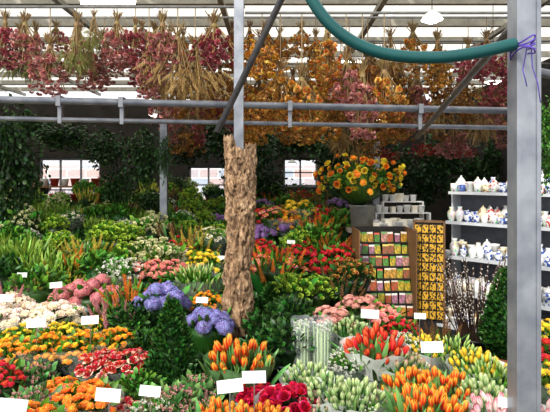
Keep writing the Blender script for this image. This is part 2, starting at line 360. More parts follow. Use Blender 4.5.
HP=[(240,345,1.2,'tul_ry'),(412,376,1.0,'tul_ry'),(444,376,1.0,'tul_ry'),(429,396,1.1,'tul_ry'),(222,408,.95,'tul_ry'),(262,412,.95,'tul_ry'),
(288,386,.95,'rose_cr'),(258,386,.8,'rose_cr'),(330,378,1.0,'tul_gr'),(308,366,.95,'tul_gr'),(356,384,1.0,'tul_gr'),(375,334,1.2,'tul_red'),(386,394,.85,'tul_gp'),(312,398,.85,'tul_gp'),
(85,381,1.1,'ran_or'),(60,378,.9,'ran_or'),(100,354,1.0,'rose_rw'),(134,353,1.0,'rose_rw'),(0,362,1.0,'mum_re'),(30,362,.9,'bgreen'),
(12,338,1.1,'mum_or'),(46,335,1.1,'mum_or'),(80,332,1.1,'mum_or'),(112,327,1.1,'mum_or'),(62,320,1.1,'mum_ye'),(22,322,1.1,'mum_ye'),(97,316,1.0,'mum_ye'),(140,375,.9,'green'),
(0,306,1.2,'mum_cr'),(28,304,1.2,'mum_cr'),(56,302,1.2,'mum_cr'),(12,292,1.1,'mum_cr'),(94,275,1.4,'hyd_pi'),(72,280,1.3,'hyd_pi'),(160,281,1.5,'hyd_bl'),(208,308,1.25,'hyd_bl'),
(208,290,1.1,'mum_or'),(358,295,1.1,'sed_pi'),(332,307,1.1,'sed_pi'),(383,302,1.1,'mum_pi'),(400,316,1.0,'mum_re'),(350,322,1.0,'tul_gr'),
(275,248,1.6,'spk_or'),(266,254,1.4,'mum_pi'),(286,254,1.4,'dai_mx'),(150,261,1.4,'mum_pi'),(168,261,1.4,'mum_pi'),(207,249,1.5,'mum_ye'),(188,247,1.4,'mum_ye'),(292,275,1.3,'lime'),(290,298,1.2,'dgreen'),(318,276,1.2,'lime'),
(300,242,1.4,'mum_re'),(322,252,1.4,'mum_re'),(352,260,1.4,'brown'),(340,270,1.3,'spk_br'),(300,232,1.5,'lime'),(262,238,1.4,'mum_re'),
(262,222,1.5,'hyd_pu'),(286,217,1.6,'hyd_pu'),(312,226,1.6,'green'),(330,233,1.5,'spk_or'),(337,243,1.4,'mum_re'),
(108,222,1.7,'lime'),(124,224,1.7,'lime'),(152,214,1.8,'cream'),(145,238,1.6,'cream'),(130,242,1.5,'lime'),(162,242,1.6,'cream'),(178,246,1.4,'dai_wh'),
(60,232,1.6,'lime'),(85,236,1.6,'spk_ye'),(25,242,1.6,'lance'),(5,258,1.5,'dgreen'),(50,256,1.5,'lance'),(74,252,1.5,'spk_or'),(8,278,1.3,'spk_pi'),(38,270,1.4,'green'),(58,272,1.3,'spk_ye'),
(180,222,1.7,'spk_br'),(195,230,1.6,'spk_ye'),(210,226,1.6,'dai_wh'),(180,236,1.5,'mum_re'),(120,260,1.5,'gyp'),(102,254,1.5,'green'),(132,280,1.4,'spk_or'),(118,298,1.25,'spk_pi'),(135,305,1.2,'dgreen'),
(200,268,1.4,'lily'),(182,270,1.3,'green'),(320,214,1.8,'spk_or'),(298,200,2.0,'mum_ye'),(276,206,1.9,'dai_mx'),(324,204,1.9,'mum_re'),(312,196,1.9,'spk_br'),(288,210,1.8,'mum_or'),(262,208,1.8,'mum_re'),(342,212,1.8,'green'),
(30,387,.95,'bgreen'),(55,402,.9,'bgreen'),(170,385,1.0,'bgreen'),(195,395,.9,'bgreen'),(150,400,.9,'gyp'),(116,400,.8,'rose_rw'),
(455,345,1.0,'lily'),(478,354,1.0,'tul_yel'),(425,338,1.0,'tul_yel'),(402,335,1.0,'gyp'),(482,382,1.0,'tul_gr'),(500,402,1.0,'tul_pw'),(532,405,1.0,'tul_pw'),
(440,326,1.1,'spk_br'),(350,350,1.0,'gyp'),(265,335,1.0,'dgreen'),(285,322,1.15,'dgreen'),(268,310,1.15,'dgreen'),
(130,325,1.0,'green'),(150,332,1.0,'dgreen'),(366,404,.85,'gyp'),(402,354,1.0,'tul_gp'),
(490,364,1.0,'lily'),(540,362,1.1,'mum_ye'),(545,335,1.2,'mum_re'),(548,320,1.2,'mum_ye'),(205,357,.9,'dgreen'),(198,374,.95,'bgreen')]
for px,py,s,k in HP:
    Y=solveY(py,HB*s*.97); bunch(k,X(px,Y),Y,s)
def xmax(Y):
    if Y<3.3: return .57*Y+.05
    if Y<3.85: return .31*Y
    if Y<4.5: return .22*Y
    if Y<5.6: return .15*Y+.12
    return .13*Y+.12
def zone(px,py):
    if py<232:
        if px<135: return ['green','lime','gyp','dgreen','spk_ye','dai_wh','cream','spk_pi','lance']
        if px<215: return ['cream','green','spk_br','gyp','mum_re','lime','spk_ye','lance']
        return ['hyd_pu','spk_or','mum_re','green','dgreen','lime','dai_mx']
    if py<268:
        if px<110: return ['lance','green','spk_or','lily','gyp','spk_ye','dai_wh']
        if px<215: return ['green','lime','lily','mum_ye','spk_pi','gyp','spk_br']
        return ['mum_re','dgreen','lime','brown','dai_mx','green','spk_br']
    if py<312:
        if px<110: return ['lance','spk_pi','dgreen','green','gyp']
        if px<215: return ['dgreen','bgreen','spk_or','lily','green','gyp']
        if px<345: return ['lime','dgreen','brown','green','lily']
        return ['mum_pi','sed_pi','lime','lily']
    if py<350:
        if px<130: return ['mum_or','green','mum_ye','mum_cr']
        if px<220: return ['dgreen','bgreen','lily']
        if px<345: return ['dgreen','green','lime','gyp']
        return ['lily','tul_yel','mum_ye','dgreen','gyp']
    if px<200: return ['bgreen','green','gyp','ran_or','bgreen']
    if px<300: return ['tul_gr','bgreen','green']
    if px<400: return ['tul_gr','gyp','tul_gp','tul_gr']
    return ['lily','tul_gr','gyp','tul_gp']
Y=1.92; TRUNK=(X(240,3.75),3.75); CONE1=(X(172,3.0),3.0); CONE2=(X(505,3.6),3.6); WIL=(X(474,3.8),3.8); SLV=(X(312,3.35),3.35)
lastk='green'
while Y<10.3:
    sp=.28 if Y<4 else (.33 if Y<6 else .42)
    x=-(.57*Y+.1)+RS.random()*sp
    while x<xmax(Y):
        xx=x+(RS.random()-.5)*.08; yy=Y+(RS.random()-.5)*.08
        s=(.84+.24*RS.random())*(1 if Y<4 else (1.1 if Y<6 else 1.3))
        ok=all((xx-a)**2+(yy-b)**2>((r+.16*s)*.80)**2 for a,b,r in placed)
        if (xx-TRUNK[0])**2+(yy-TRUNK[1])**2<.32**2 or (xx-CONE1[0])**2+(yy-CONE1[1])**2<.28**2 or (xx-CONE2[0])**2+(yy-CONE2[1])**2<.3**2 or (xx-WIL[0])**2+(yy-WIL[1])**2<.28**2 or (xx-SLV[0])**2+(yy-SLV[1])**2<.22**2: ok=False
        if ok:
            px=275+xx/yy*FP; py=HY+(H-(zs(yy)+HB*s))/yy*FP
            zz_=zone(px,py)
            if not(lastk in zz_ and RS.random()<.25): lastk=RS.choice(zz_)
            tall=lastk in('lance','lily','spk_or','spk_pi','spk_br','spk_ye','cream','lime','green','gyp')
            bunch(lastk,xx,yy,s,zsc=RS.uniform(.9,1.08) if Y<3.8 else RS.uniform(.9,1.45 if tall and px<340 else 1.12))
        x+=sp
    Y+=sp*.92
# ---------------------------------------------------------------- stepped stand
wood=plain('grey_weathered_wood',(.06,.052,.045),.7,c2=(.03,.027,.024),scale=6,stretch=(1,12,12))
for k in range(0,25):
    a=Y0+k*ST; b=a+ST; mid=(a+b)/2; z=zs(mid)
    xr=xmax(mid)+(.45 if mid<4.0 else .2); xl=-(.57*mid+.45)
    e=obj('display_bench',None,((xl+xr)/2,mid,0),label='long low wooden bench of the stepped flower stand',cat='bench',group='benches of the stepped flower stand')
    w=(xr-xl)/2
    obj('bench_top',mesh('bench_top',box(-w,w,-ST/2+.002,ST/2-.002,z-.03,z),wood,False),parent=e)
    lm=mesh('leg',box(-.025,.025,-.025,.025,0.001,z-.03),wood,False)
    for sx in (-w+.06,0,w-.06):
        obj('leg',lm,(sx,0,0),parent=e)
# ---------------------------------------------------------------- bark trunk
bark,t,b=nt('cork_bark'); 
tc=t.nodes.new('ShaderNodeTexCoord'); mp=t.nodes.new('ShaderNodeMapping'); mp.inputs['Scale'].default_value=(15,15,6.0)
n1=t.nodes.new('ShaderNodeTexNoise'); n1.inputs['Scale'].default_value=2.2; n1.inputs['Detail'].default_value=12; n1.inputs['Roughness'].default_value=.75
t.links.new(tc.outputs['Object'],mp.inputs[0]); t.links.new(mp.outputs[0],n1.inputs['Vector'])
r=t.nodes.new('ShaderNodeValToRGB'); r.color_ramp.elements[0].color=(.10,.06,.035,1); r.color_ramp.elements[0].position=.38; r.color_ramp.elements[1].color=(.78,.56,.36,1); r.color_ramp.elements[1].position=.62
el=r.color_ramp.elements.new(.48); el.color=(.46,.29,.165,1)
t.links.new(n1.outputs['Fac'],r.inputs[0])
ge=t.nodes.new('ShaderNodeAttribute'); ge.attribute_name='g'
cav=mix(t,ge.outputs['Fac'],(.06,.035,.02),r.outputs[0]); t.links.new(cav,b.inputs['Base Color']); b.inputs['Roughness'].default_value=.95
bp=t.nodes.new('ShaderNodeBump'); bp.inputs['Strength'].default_value=1; bp.inputs['Distance'].default_value=.03; t.links.new(n1.outputs['Fac'],bp.inputs['Height']); t.links.new(bp.outputs[0],b.inputs['Normal'])
def barktube(path,rads,n=90,m=200,seed=0):
    V=[];F=[];G=[]
    path=np.array(path)
    tt=np.linspace(0,1,len(path))
    for j in range(m+1):
        v=j/m; c=np.array([np.interp(v,tt,path[:,i]) for i in range(3)]); R=np.interp(v,tt,rads)
        for i in range(n):
            a0=2*math.pi*i/n; a=a0+c[2]*.6; q=Vector((math.cos(a)*2.6,math.sin(a)*2.6,c[2]*7+seed)); q2=Vector((math.cos(a)*1.2,math.sin(a)*1.2,c[2]*7+seed))
            w_=noise.noise(q*1.7); rid=abs(noise.noise(q+Vector((w_,w_,0)))); rid2=abs(noise.noise(q*2.1))
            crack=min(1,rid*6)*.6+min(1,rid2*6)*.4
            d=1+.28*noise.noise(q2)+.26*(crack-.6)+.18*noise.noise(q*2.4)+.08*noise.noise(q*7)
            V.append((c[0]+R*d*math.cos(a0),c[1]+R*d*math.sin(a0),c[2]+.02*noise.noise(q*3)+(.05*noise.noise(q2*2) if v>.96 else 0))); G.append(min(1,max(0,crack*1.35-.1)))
    for j in range(m):
        for i in range(n): F.append((j*n+i,j*n+(i+1)%n,(j+1)*n+(i+1)%n,(j+1)*n+i))
    for j in (0,m):
        c=len(V); V.append(tuple(np.mean(V[j*n:j*n+n],axis=0)+np.array([0,0,-.03 if j else 0]))); G.append(.3)
        for i in range(0,n,2): F.append((c,j*n+i,j*n+i+1,j*n+(i+2)%n))
    return [np.array(V),np.array(F),np.array(G),np.zeros(len(F),int)]
tz=stepz(3.75)+.002; th=Z(136,3.75)-tz
T=merge([(barktube([(.04,0,0),(.02,0,.2),(-.005,0,.42),(-.02,0,.65),(-.005,0,.9),(.012,0,1.12),(.01,0,1.34),(.0,0,1.50),(-.005,0,1.68)],[.16,.13,.108,.098,.092,.096,.104,.10,.085]),),
 (barktube([(-.04,0,1.45),(-.07,0,1.65),(-.085,0,th)],[.06,.05,.032],40,50,5),),(barktube([(.04,0,1.45),(.065,.0,1.6),(.085,0,th-.07)],[.06,.052,.038],40,50,9),),
 (barktube([(.08,-.02,0),(.17,-.03,.16),(.23,-.03,.34)],[.10,.07,.032],36,60,3),)])
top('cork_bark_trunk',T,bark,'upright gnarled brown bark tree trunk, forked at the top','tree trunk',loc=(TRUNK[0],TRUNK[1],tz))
# ---------------------------------------------------------------- topiary cones
def cone_top(x,y,h,R,label):
    z=stepz(y)+.002
    e=obj('conifer_topiary',None,(x,y,z),label=label,cat='topiary plant',group='clipped evergreen cones')
    L=t_oval(.036,.009); ps=[]
    for i in range(3000):
        f=rng.rand()**1.3; zz=.2+f*(h-.2); rr=R*(1-f)**.75*(.35+.65*min(1,(zz-.2)/.12))*(.82+.25*rng.rand()); a=rng.rand()*6.283
        d=np.array([math.cos(a),math.sin(a),.9])+rng.randn(3)*.35
        ps.append((L,basis(d)*(.8+.5*rng.rand()),(rr*math.cos(a),rr*math.sin(a),zz)))
    ps.append((lathe([(R*.4,.2),(R*.8,.3),(R*.5,.2+(h-.2)*.5),(.004,h-.02)],16),))
    obj('foliage',mesh('foliage',merge(ps),leafD),parent=e)
    obj('pot',mesh('pot',lathe([(.001,0.002),(.075,0),(.10,.2),(.11,.2),(.11,.18),(.001,.185)],20),plain('terracotta',(.35,.13,.06),.8)),parent=e)
cone_top(*CONE1,Z(303,3.0)-stepz(3.0),.18,'dark green clipped cone-shaped conifer in a pot')
cone_top(*CONE2,Z(272,3.6)-stepz(3.6),.19,'dark green cone-shaped evergreen beside the shelves')
cone_top(X(272,4.3),4.3,Z(286,4.3)-stepz(4.3),.16,'small clipped evergreen cone among the bunches')
# pussy willow
ps=[];bu=[]
q=t_spindle(.016,.0055,5)
for i in range(60):
    a=rng.rand()*6.283; r=.27*rng.rand()**.5; p1=np.array([r*math.cos(a)*.4,r*math.sin(a)*.4,.25]); p2=np.array([r*math.cos(a)*1.1,r*math.sin(a)*1.1,.66+rng.rand()*.22])
    ps.append((tube([(p1[0]*.3,p1[1]*.3,.02),p1,(p1+p2)/2+rng.randn(3)*.012,p2],[.005,.005,.004,.002],5),))
    for k in range(10):
        f=.35+.65*k/10; p=p1+(p2-p1)*f
        bu.append((q,basis(p2-p1+rng.randn(3)*.15),p+rng.randn(3)*.005))
wz=stepz(WIL[1])+.002
e=obj('pussy_willow_bunch',None,(WIL[0],WIL[1],wz+.004),label='bunch of pussy willow twigs with pale buds in a dark vase',cat='branches')
obj('twigs',mesh('twigs',merge(ps),plain('twig_brown',(.07,.035,.022),.7)),parent=e)
obj('buds',mesh('buds',merge(bu),pm('willow_bud',(.30,.26,.22),(.72,.68,.60),.01,.5)),parent=e,kind='stuff')
obj('flower_bucket',bucketM[0],(WIL[0],WIL[1],wz),label='dark plastic bucket holding willow twigs',cat='bucket')
# clear cellophane upright bunches
cello2=film('glass_clear_sleeve',.80)
palest=petal('pale_stem_green',(.45,.60,.32),(.78,.88,.66),.02,.4)
for px in (302,322):
    Yc=3.35; x=X(px,Yc); zc=Z(318,Yc)-.60
    hb=zc-stepz(Yc)
    e=obj('wrapped_flower_bunch',None,(x,Yc,zc),label='pale flowers in a tall clear cellophane sleeve',cat='flowers',group='cellophane sleeves')
    obj('sleeve',mesh('sleeve',lathe([(.06,.0),(.068,.25),(.072,.45),(.078,.60)],20,.04,5),cello2),parent=e)
    ss=[];bb=[]
    for i in range(26):
        a=i*2.4; r=.062*math.sqrt(i/26); zt=.50+.08*rng.rand()
        ss.append((tube([(r*.8*math.cos(a),r*.8*math.sin(a),.005-(hb-.003 if i==0 else 0)),(r*math.cos(a),r*math.sin(a),zt)],.0055,5),))
        bb.append((BALLS,basis((0,0,1))*.8,(r*math.cos(a),r*math.sin(a),zt)))
    obj('stems_and_leaves',mesh('stems_and_leaves',merge(ss),palest),parent=e)
    obj('blooms',mesh('blooms',merge(bb),MATS['gypsophila_white']),parent=e,kind='stuff')
    obj('flower_bucket',bucketM[1],(x,Yc,stepz(Yc)+.001),0,(.62,.62,.7),label='dark plastic bucket holding a clear sleeve',cat='bucket')
# ---------------------------------------------------------------- price cards
card=plain('white_card',(.93,.93,.93),.6,c2=(.88,.88,.9)); stick=plain('clear_plastic_stick',(.7,.7,.7),.3)
SG=[(36,323,18),(90,320,17),(222,258,9),(202,300,12),(370,314,18),(432,347,22),(108,395,26),(150,391,21),(13,406,28),(254,377,24),(230,386,26),(508,403,20),(6,298,14),(291,242,8),(420,316,12),(56,285,12),(22,275,10),(165,251,8)]
for px,py,w in SG:
    Ys=solveY(py,.58); Ys=max(2.0,Ys-.02); x,y,z=P(px,py,Ys); wd=w/FP*Ys/2; hh=wd*.48; zb=stepz(y)
    e=obj('price_card',None,(x,y,z),rz=rng.uniform(-.15,.15),label='white rectangular price card on a thin plastic stick',cat='price sign',group='price cards among the flowers')
    cc=obj('card',mesh('card',box(-wd,wd,-.0015,.0015,-hh,hh),card,False),parent=e); cc.rotation_euler=(-.25,rng.uniform(-.12,.12),0)
    obj('stick',mesh('stick',tube([(0,.006,-hh*.3),(0,.02,zb+.05-z)],.003,6),stick),parent=e)
# ---------------------------------------------------------------- frame: posts, beams
galv=plain('galvanised_steel',(.42,.44,.47),.42,.55,c2=(.28,.30,.34),scale=9)
alu=plain('dull_aluminium',(.30,.31,.33),.4,.6,c2=(.20,.21,.23),scale=8)
def post(name,x,y,hw,z0,z1,label):
    return top(name,box(-hw,hw,-hw,hw,0,z1-z0),galv,label,'post',False,loc=(x,y,z0))
rp=X(523,1.95)
e=obj('steel_post',None,(rp,1.95,0),label='large square galvanised steel post with slots, beside the tulips',cat='post')
hw=.042
obj('shaft',mesh('shaft',merge([(box(-hw,hw,-hw,hw,.0,3.7),),(box(-hw-.004,-hw+.012,-hw-.005,-hw,0,3.7),),(box(hw-.012,hw+.004,-hw-.005,-hw,0,3.7),)]),galv,False),parent=e)
obj('base_plate',mesh('base_plate',box(-.09,.09,-.09,.09,0,.012),galv,False),parent=e)
post('steel_post',X(239,4.25),4.25,.04,0,3.78,'slim square steel post behind the bark trunk')
post('steel_post',X(164,6.5),6.5,.045,0,Z(121,6.5),'grey steel post standing in the greenery')
post('steel_post',X(376,8),8,.05,0,3.2,'grey steel post at the rear of the stall')
def pipe(name,a,b,r,label,cat='beam',m=galv,n=12):
    return top(name,tube([a,b],r,n),m,label,cat)
pipe('horizontal_beam',(X(-30,4.1),4.1,Z(99,4.1)),(X(520,4.5),4.5,Z(111,4.5)),.030,'long galvanised steel beam across the stall')
pipe('horizontal_pipe',(X(-30,4.1),4.12,Z(118,4.12)),(X(518,4.5),4.52,Z(128,4.52)),.020,'thinner steel pipe running below the beam')
for px in (122,290,420,60,236):
    f=(px+30)/550; yy=4.1+.4*f; za=Z(99+12*f,yy); zb=Z(118+10*f,yy)
    top('pipe_clamp',merge([(box(-.02,.02,-.042,.042,za-.045,za+.04),),(box(-.016,.016,-.012,.035,zb-.03,za),)]),alu,'steel clamp joining beam and pipe','clamp',False,loc=(X(px,yy),yy,0),group='pipe clamps')
pipe('diagonal_brace',(X(285,3.9),3.9,Z(-8,3.9)),(X(217,4.05),4.05,Z(132,4.05)),.026,'dark diagonal steel brace clamped to the beam',m=alu)
pipe('diagonal_brace',(rp-.02,1.99,Z(27,1.99)),(X(418,4.42),4.45,Z(137,4.42)),.019,'diagonal steel brace near the corner post',m=alu)
pipe('crosswise_beam',(rp,1.99,Z(68,1.99)),(X(600,2.3),2.3,Z(84,2.3)),.018,'short steel beam leaving the corner post',m=alu)
pipe('side_beam',(rp,1.99,2.25),(X(520,4.5),4.48,Z(111,4.5)),.022,'steel beam from the corner post to the long beam')
# hose
teal=plain('teal_rubber_hose',(.010,.11,.105),.35,c2=(.008,.085,.085),scale=4)
hp=[(300,-25),(312,0),(328,22),(350,40),(378,52),(410,57),(445,57),(480,52),(506,46),(516,44)]
pts=[]
for i in range(len(hp)-1):
    for k in range(6):
        f=k/6; p0=hp[max(i-1,0)];p1=hp[i];p2=hp[i+1];p3=hp[min(i+2,len(hp)-1)]
        q=[.5*((2*p1[j])+(-p0[j]+p2[j])*f+(2*p0[j]-5*p1[j]+4*p2[j]-p3[j])*f*f+(-p0[j]+3*p1[j]-3*p2[j]+p3[j])*f**3) for j in (0,1)]
        yy=1.88 if q[0]>500 else 1.88+.0005*(500-q[0]); pts.append(P(q[0],q[1],yy))
top('rubber_hose',tube(pts,.0235,14),teal,'thick teal rubber hose slung from the corner post','hose')
cord=plain('violet_cord',(.16,.10,.50),.6)
cx=rp;cz=Z(47,1.9)
ps=[]
for k in range(5):
    ring=[(cx-.030+.030*math.cos(a),1.895+.075*math.sin(a),cz-.025+.010*k+.010*math.sin(2*a+k)) for a in np.linspace(0,6.283,22)]
    ps.append((tube(ring,.003,6),))
ps.append((tube([(cx-.03,1.83,cz),(cx-.02,1.84,cz-.09),(cx-.0,1.84,cz-.15),(cx+.01,1.84,cz-.22)],.0022,6),))
ps.append((tube([(cx-.045,1.83,cz-.02),(cx-.055,1.84,cz-.10),(cx-.04,1.84,cz-.16)],.0022,6),))
top('tie_cord',merge(ps),cord,'violet cord wound around hose and post, ends dangling','cord')
# ---------------------------------------------------------------- dried hanging bunches
tan=pm('dried_stem_tan',(.30,.20,.08),(.56,.40,.19),.02,.6); brn=pm('dried_stem_brown',(.18,.10,.04),(.42,.26,.11),.02,.5)
DK={'tan':(pm('dried_wheat',(.50,.34,.13),(.78,.60,.30),.02,.4),'spike',tan,'dried tan wheat ears hanging upside down','wheat_ears'),
'green':(pm('dried_green_grain',(.28,.29,.09),(.56,.56,.22),.02,.4),'spike',tan,'dried greenish grain ears hanging upside down','grain_ears'),
'pink':(pm('dried_pink',(.52,.16,.16),(.88,.48,.44),.03,.5),'ball',tan,'dried dusty pink flowers hanging upside down','dried_blooms'),
'burg':(pm('dried_burgundy',(.36,.06,.08),(.68,.20,.24),.03,.6),'ball',tan,'dried burgundy flowers hanging upside down','dried_blooms'),
'or':(pm('dried_orange_rose',(.64,.22,.03),(.98,.54,.10),.04,.6,cc=(.90,.62,.18)),'rose',brn,'dried orange and yellow roses hanging upside down','dried_roses'),
'gold':(pm('dried_gold',(.62,.36,.06),(.94,.68,.20),.04,.6,cc=(.78,.32,.08)),'ball',tan,'dried golden flowers hanging upside down','dried_blooms'),
'br':(pm('dried_rust',(.38,.14,.04),(.72,.36,.12),.05,.7,cc=(.66,.46,.15)),'ball',brn,'dried rust brown flowers hanging upside down','dried_blooms')}
DV={}
for k,(m,ty,sm,lab,pn) in DK.items():
    DV[k]=[]
    for vi in range(3):
        st=[];hd=[]
        n=90 if ty=='ball' else (76 if ty=='rose' else 60); slim=(.8,1.1,1.4)[vi]; lo=(.38,.30,.24)[vi]
        for i in range(n):
            a=i*2.4+rng.rand(); q=math.sqrt((i+.5)/n); L=-.16-lo*rng.rand(); 
            if ty=='spike': L=-.32-.16*rng.rand()
            r=.125*slim*q*(.45+.8*min(1,abs(L+.12)/.2)); 
            if L<-.46: r*=.75
            p=np.array([r*math.cos(a),r*math.sin(a),L])
            up=np.array([r*.4*math.cos(a+2),r*.4*math.sin(a+2),-.02+.05*rng.rand()])
            if i%3==0: st.append((tube([up,(r*.12*math.cos(a),r*.12*math.sin(a),-.09),p],.0034,4,caps=False),))
            d=p-np.array([0,0,-.10])
            T0={'spike':SPIKE,'ball':BALL,'rose':ROSE}[ty]; sc={'spike':.6,'ball':.66,'rose':.70}[ty]
            hd.append((T0,basis(d+rng.randn(3)*.1)*sc*(.7+.6*rng.rand()),p if ty!='spike' else p+np.array([0,0,.05])))
        for i in range(14):
            a=rng.rand()*6.283; st.append((t_leaf(.10,.009,.03,3),basis((math.cos(a)*.5,math.sin(a)*.5,-1)),(0,0,-.12-.14*rng.rand())))
        st.append((lathe([(.020,-.075),(.024,-.09),(.020,-.105)],10),))
        DV[k].append((mesh('stems',merge(st),sm),mesh(pn,merge(hd),m)))
cordm={dz:mesh('cord',tube([(0,0,-.10),(0,0,.02+dz)],.004,5),plain('jute_string',(.35,.26,.15),.8)) for dz in (0.04,.12,.22,.34)}
def hang(x,y,z,k,s,dz):
    v=RS.choice(DV[k]); c=DK[k]
    e=obj('dried_flower_bunch',None,(x,y,z-.02*s-dz*s),RS.random()*6.28,s,label=c[3],cat='dried flowers',group='dried bunches hanging from the rails')
    obj('stems',v[0],parent=e); obj(c[4],v[1],parent=e,kind='stuff'); obj('cord',cordm[dz],parent=e)
def pick(px,row):
    if px<130: o=['tan','pink','green','pink','tan','burg'] if row<1 else ['pink','tan','pink','green']
    elif px<180: o=['pink','burg','pink','pink','tan']
    elif px<245: o=['gold','burg','br','tan','gold','br']
    elif px<340: o=['or','or','gold','or','gold']
    elif px<410: o=['br','gold','gold','tan','br','pink']
    else: o=['br','burg','gold','tan','br','pink']
    return RS.choice(o)
ROWS=[(4.7,3.38,1.15,-20,235,23),(4.75,3.34,1.2,262,400,21),(5.4,3.50,1.15,-15,520,20),(6.2,3.46,1.25,145,520,18),(7.1,3.38,1.3,162,515,17),(8.0,3.25,1.35,172,515,16)]
railm=plain('rail_grey_paint',(.42,.42,.40),.5)
for i,(yy,zz,s,a,b_,sp) in enumerate(ROWS):
    xa,xb=((-40,245) if i==0 else (245,560) if i==1 else (-40,560))
    pipe('hanging_rail',(X(xa,yy),yy,zz),(X(xb,yy),yy,zz),.013,'thin metal rail carrying dried bunches','rail',railm,8)
    px=a
    while px<b_:
        sc=s*RS.uniform(.68,1.18)*(.88 if px<150 else 1); k=pick(px,i); dz=RS.choice((.04,.04,.12,.22) if px<235 and i in (0,2) else (.04,.12,.22,.34))
        hang(X(px,yy),yy,zz,k,sc,dz)
        px+=sp*RS.uniform(.6,1.35)*(1.25 if (px>410 and i<4) else 1)*(.9 if px<150 else 1)
# ---------------------------------------------------------------- ivy / greenery masses
def clump(n,rx,ry,rz,leaf,seed):
    ps=[]
    for i in range(n):
        d=rng.randn(3); d/=np.linalg.norm(d); k=rng.rand()**.4
        p=d*k*np.array([rx,ry,rz])*(1+.9*noise.noise(Vector(d*2.5+seed)))
        dd=d*.6+rng.randn(3)*.6+np.array([0,0,-.5])
        ps.append((leaf,basis(dd)*(.6+.8*rng.rand()),p))
    return merge(ps)
LO=t_oval(.070,.024)
CL=[mesh('leaf_mass',clump(1200,.45,.22,.5,LO,i),leafI) for i in range(4)]
CLG=mesh('leaf_mass',clump(800,.42,.3,.45,LO,9),leafG)
CLM=mesh('leaf_mass',clump(800,.42,.3,.45,LO,5),leafD)
def ivy(px,py,Y,s,sz=1,g=None,label='dark trailing ivy hanging from the roof frame'):
    obj('trailing_ivy',g or RS.choice(CL),P(px,py,Y),RS.uniform(-.3,.3),(s,s,s*sz),label=label,cat='greenery',group='greenery around the stall',kind='stuff')
for a in [(6,150,6.7,.8,1.5),(24,180,6.9,.5,1.9),(10,226,6.8,.6,1.4),(62,137,7.6,1.0,.42),(105,150,7.5,.7,.8),(118,188,7.7,.55,1.3),(145,160,7.3,.6,1.4),(152,205,7.9,.5,.9),
          (186,148,8.4,.9,.6),(215,138,9,.9,.8),(250,150,8.8,1.0,1.1),(262,185,9.4,.9,.8),(290,142,9.3,.9,.6),(318,140,9.5,.9,.6),(306,197,10.4,.8,.45),(334,160,9,.8,1.1),(345,195,9.2,.8,.8),(365,140,8.7,.9,.6),
          (395,172,9.4,.9,1.1),(425,185,9.8,.9,1.0),(440,158,9.2,.9,1.0),(470,178,9.6,.9,1.1),(500,160,9.0,.9,1.2),(178,188,9.6,.45,1.1),(232,176,9.8,.45,1.3),(30,128,8.2,1.0,.4)]:
    ivy(*a)
for a in [(164,156,6.40,.2,3.0)]: ivy(*a,g=CLM,label='thin vine climbing a steel post')
for a in [(110,205,9.8,.8,.7),(205,207,10.2,.8,.6),(252,200,9.4,.6,.7),(275,195,9.9,.5,.8),(84,196,9.7,.35,1.0)]: ivy(*a,g=CLG,label='fresh green shrub at the rear of the stall')
for a in [(544,125,3.3,.26,1.3),(552,165,3.5,.28,1.2)]: ivy(*a,g=CLG,label='fresh green potted plant leaves near the corner post')
RED=mesh('blooms',clump(300,.4,.25,.3,BALLS,4),MATS['carnation_red'])
for px,py in ((385,156),(425,151),(462,153)):
    x,y,z=P(px,py,8.5)
    e=obj('flower_garland',None,(x,y,z),0,(.8,.6,.4),label='red flower garland draped under the rear roof',cat='garland',group='red garlands at the rear')
    obj('blooms',RED,parent=e,kind='stuff')
    obj('cord',mesh('cord',tube([(0,0,0),(0,0,(3.76-z)/.4)],.006,5),MATS['jute_string']),parent=e)
# ---------------------------------------------------------------- big orange rose bouquet
yb=6.0
e=obj('rose_bouquet',None,(X(360,yb),yb,Z(203,yb)),sc=.94,label='huge loose round bouquet of orange and yellow roses',cat='flowers')
ps=[];ll=[];stt=[]
for i in range(98):
    z=1-(i+.5)/98*1.35; a=i*2.4; r=math.sqrt(max(0,1-z*z)); d=np.array([r*math.cos(a),r*math.sin(a),z])
    k=.62+.75*rng.rand(); p=d*np.array([.45,.38,.28])*k+np.array([0,0,.26])
    if p[2]<.0: p[2]=.0+.05*rng.rand()
    stt.append((tube([(0,0,-.05),p],.004,4,caps=False),))
    ps.append((p,d))
for i in range(420):
    d=rng.randn(3); d/=np.linalg.norm(d); d[2]=abs(d[2])*1.0-.15; p=d*np.array([.44,.38,.27])*(.5+.6*rng.rand())+np.array([0,0,.25])
    ll.append((LO,basis(d+rng.randn(3)*.4)*.9,p))
ll.append((lathe([(.1,.0),(.25,.12),(.26,.28),(.12,.40),(.002,.42)],14),))
obj('stems_and_leaves',mesh('stems_and_leaves',merge(stt+ll),leafG),parent=e)
rm=[mesh('rose_bloom',MUM,MATS['chrysanthemum_orange']),mesh('rose_bloom',ROSE,MATS['chrysanthemum_yellow']),mesh('rose_bloom',ROSE,MATS['rose_orange']),mesh('rose_bloom',ROSE,MATS['ranunculus_orange'])]
for i,(p,d) in enumerate(ps):
    obj('rose_bloom',rm[(0,1,3,2,1,3,1)[i%7]],parent=e,mat4=m4(basis(d+rng.randn(3)*.4)*(.85+.55*rng.rand()),p))
zinc=plain('zinc_bucket_metal',(.42,.42,.38),.45,.4,c2=(.30,.31,.28))
zc=Z(232,yb)
top('metal_bucket',lathe([(.001,.003),(.12,0),(.155,.32),(.165,.33),(.165,.315),(.14,.30)],24),zinc,'tall zinc bucket holding the orange rose bouquet','bucket',loc=(X(362,yb),yb,zc))
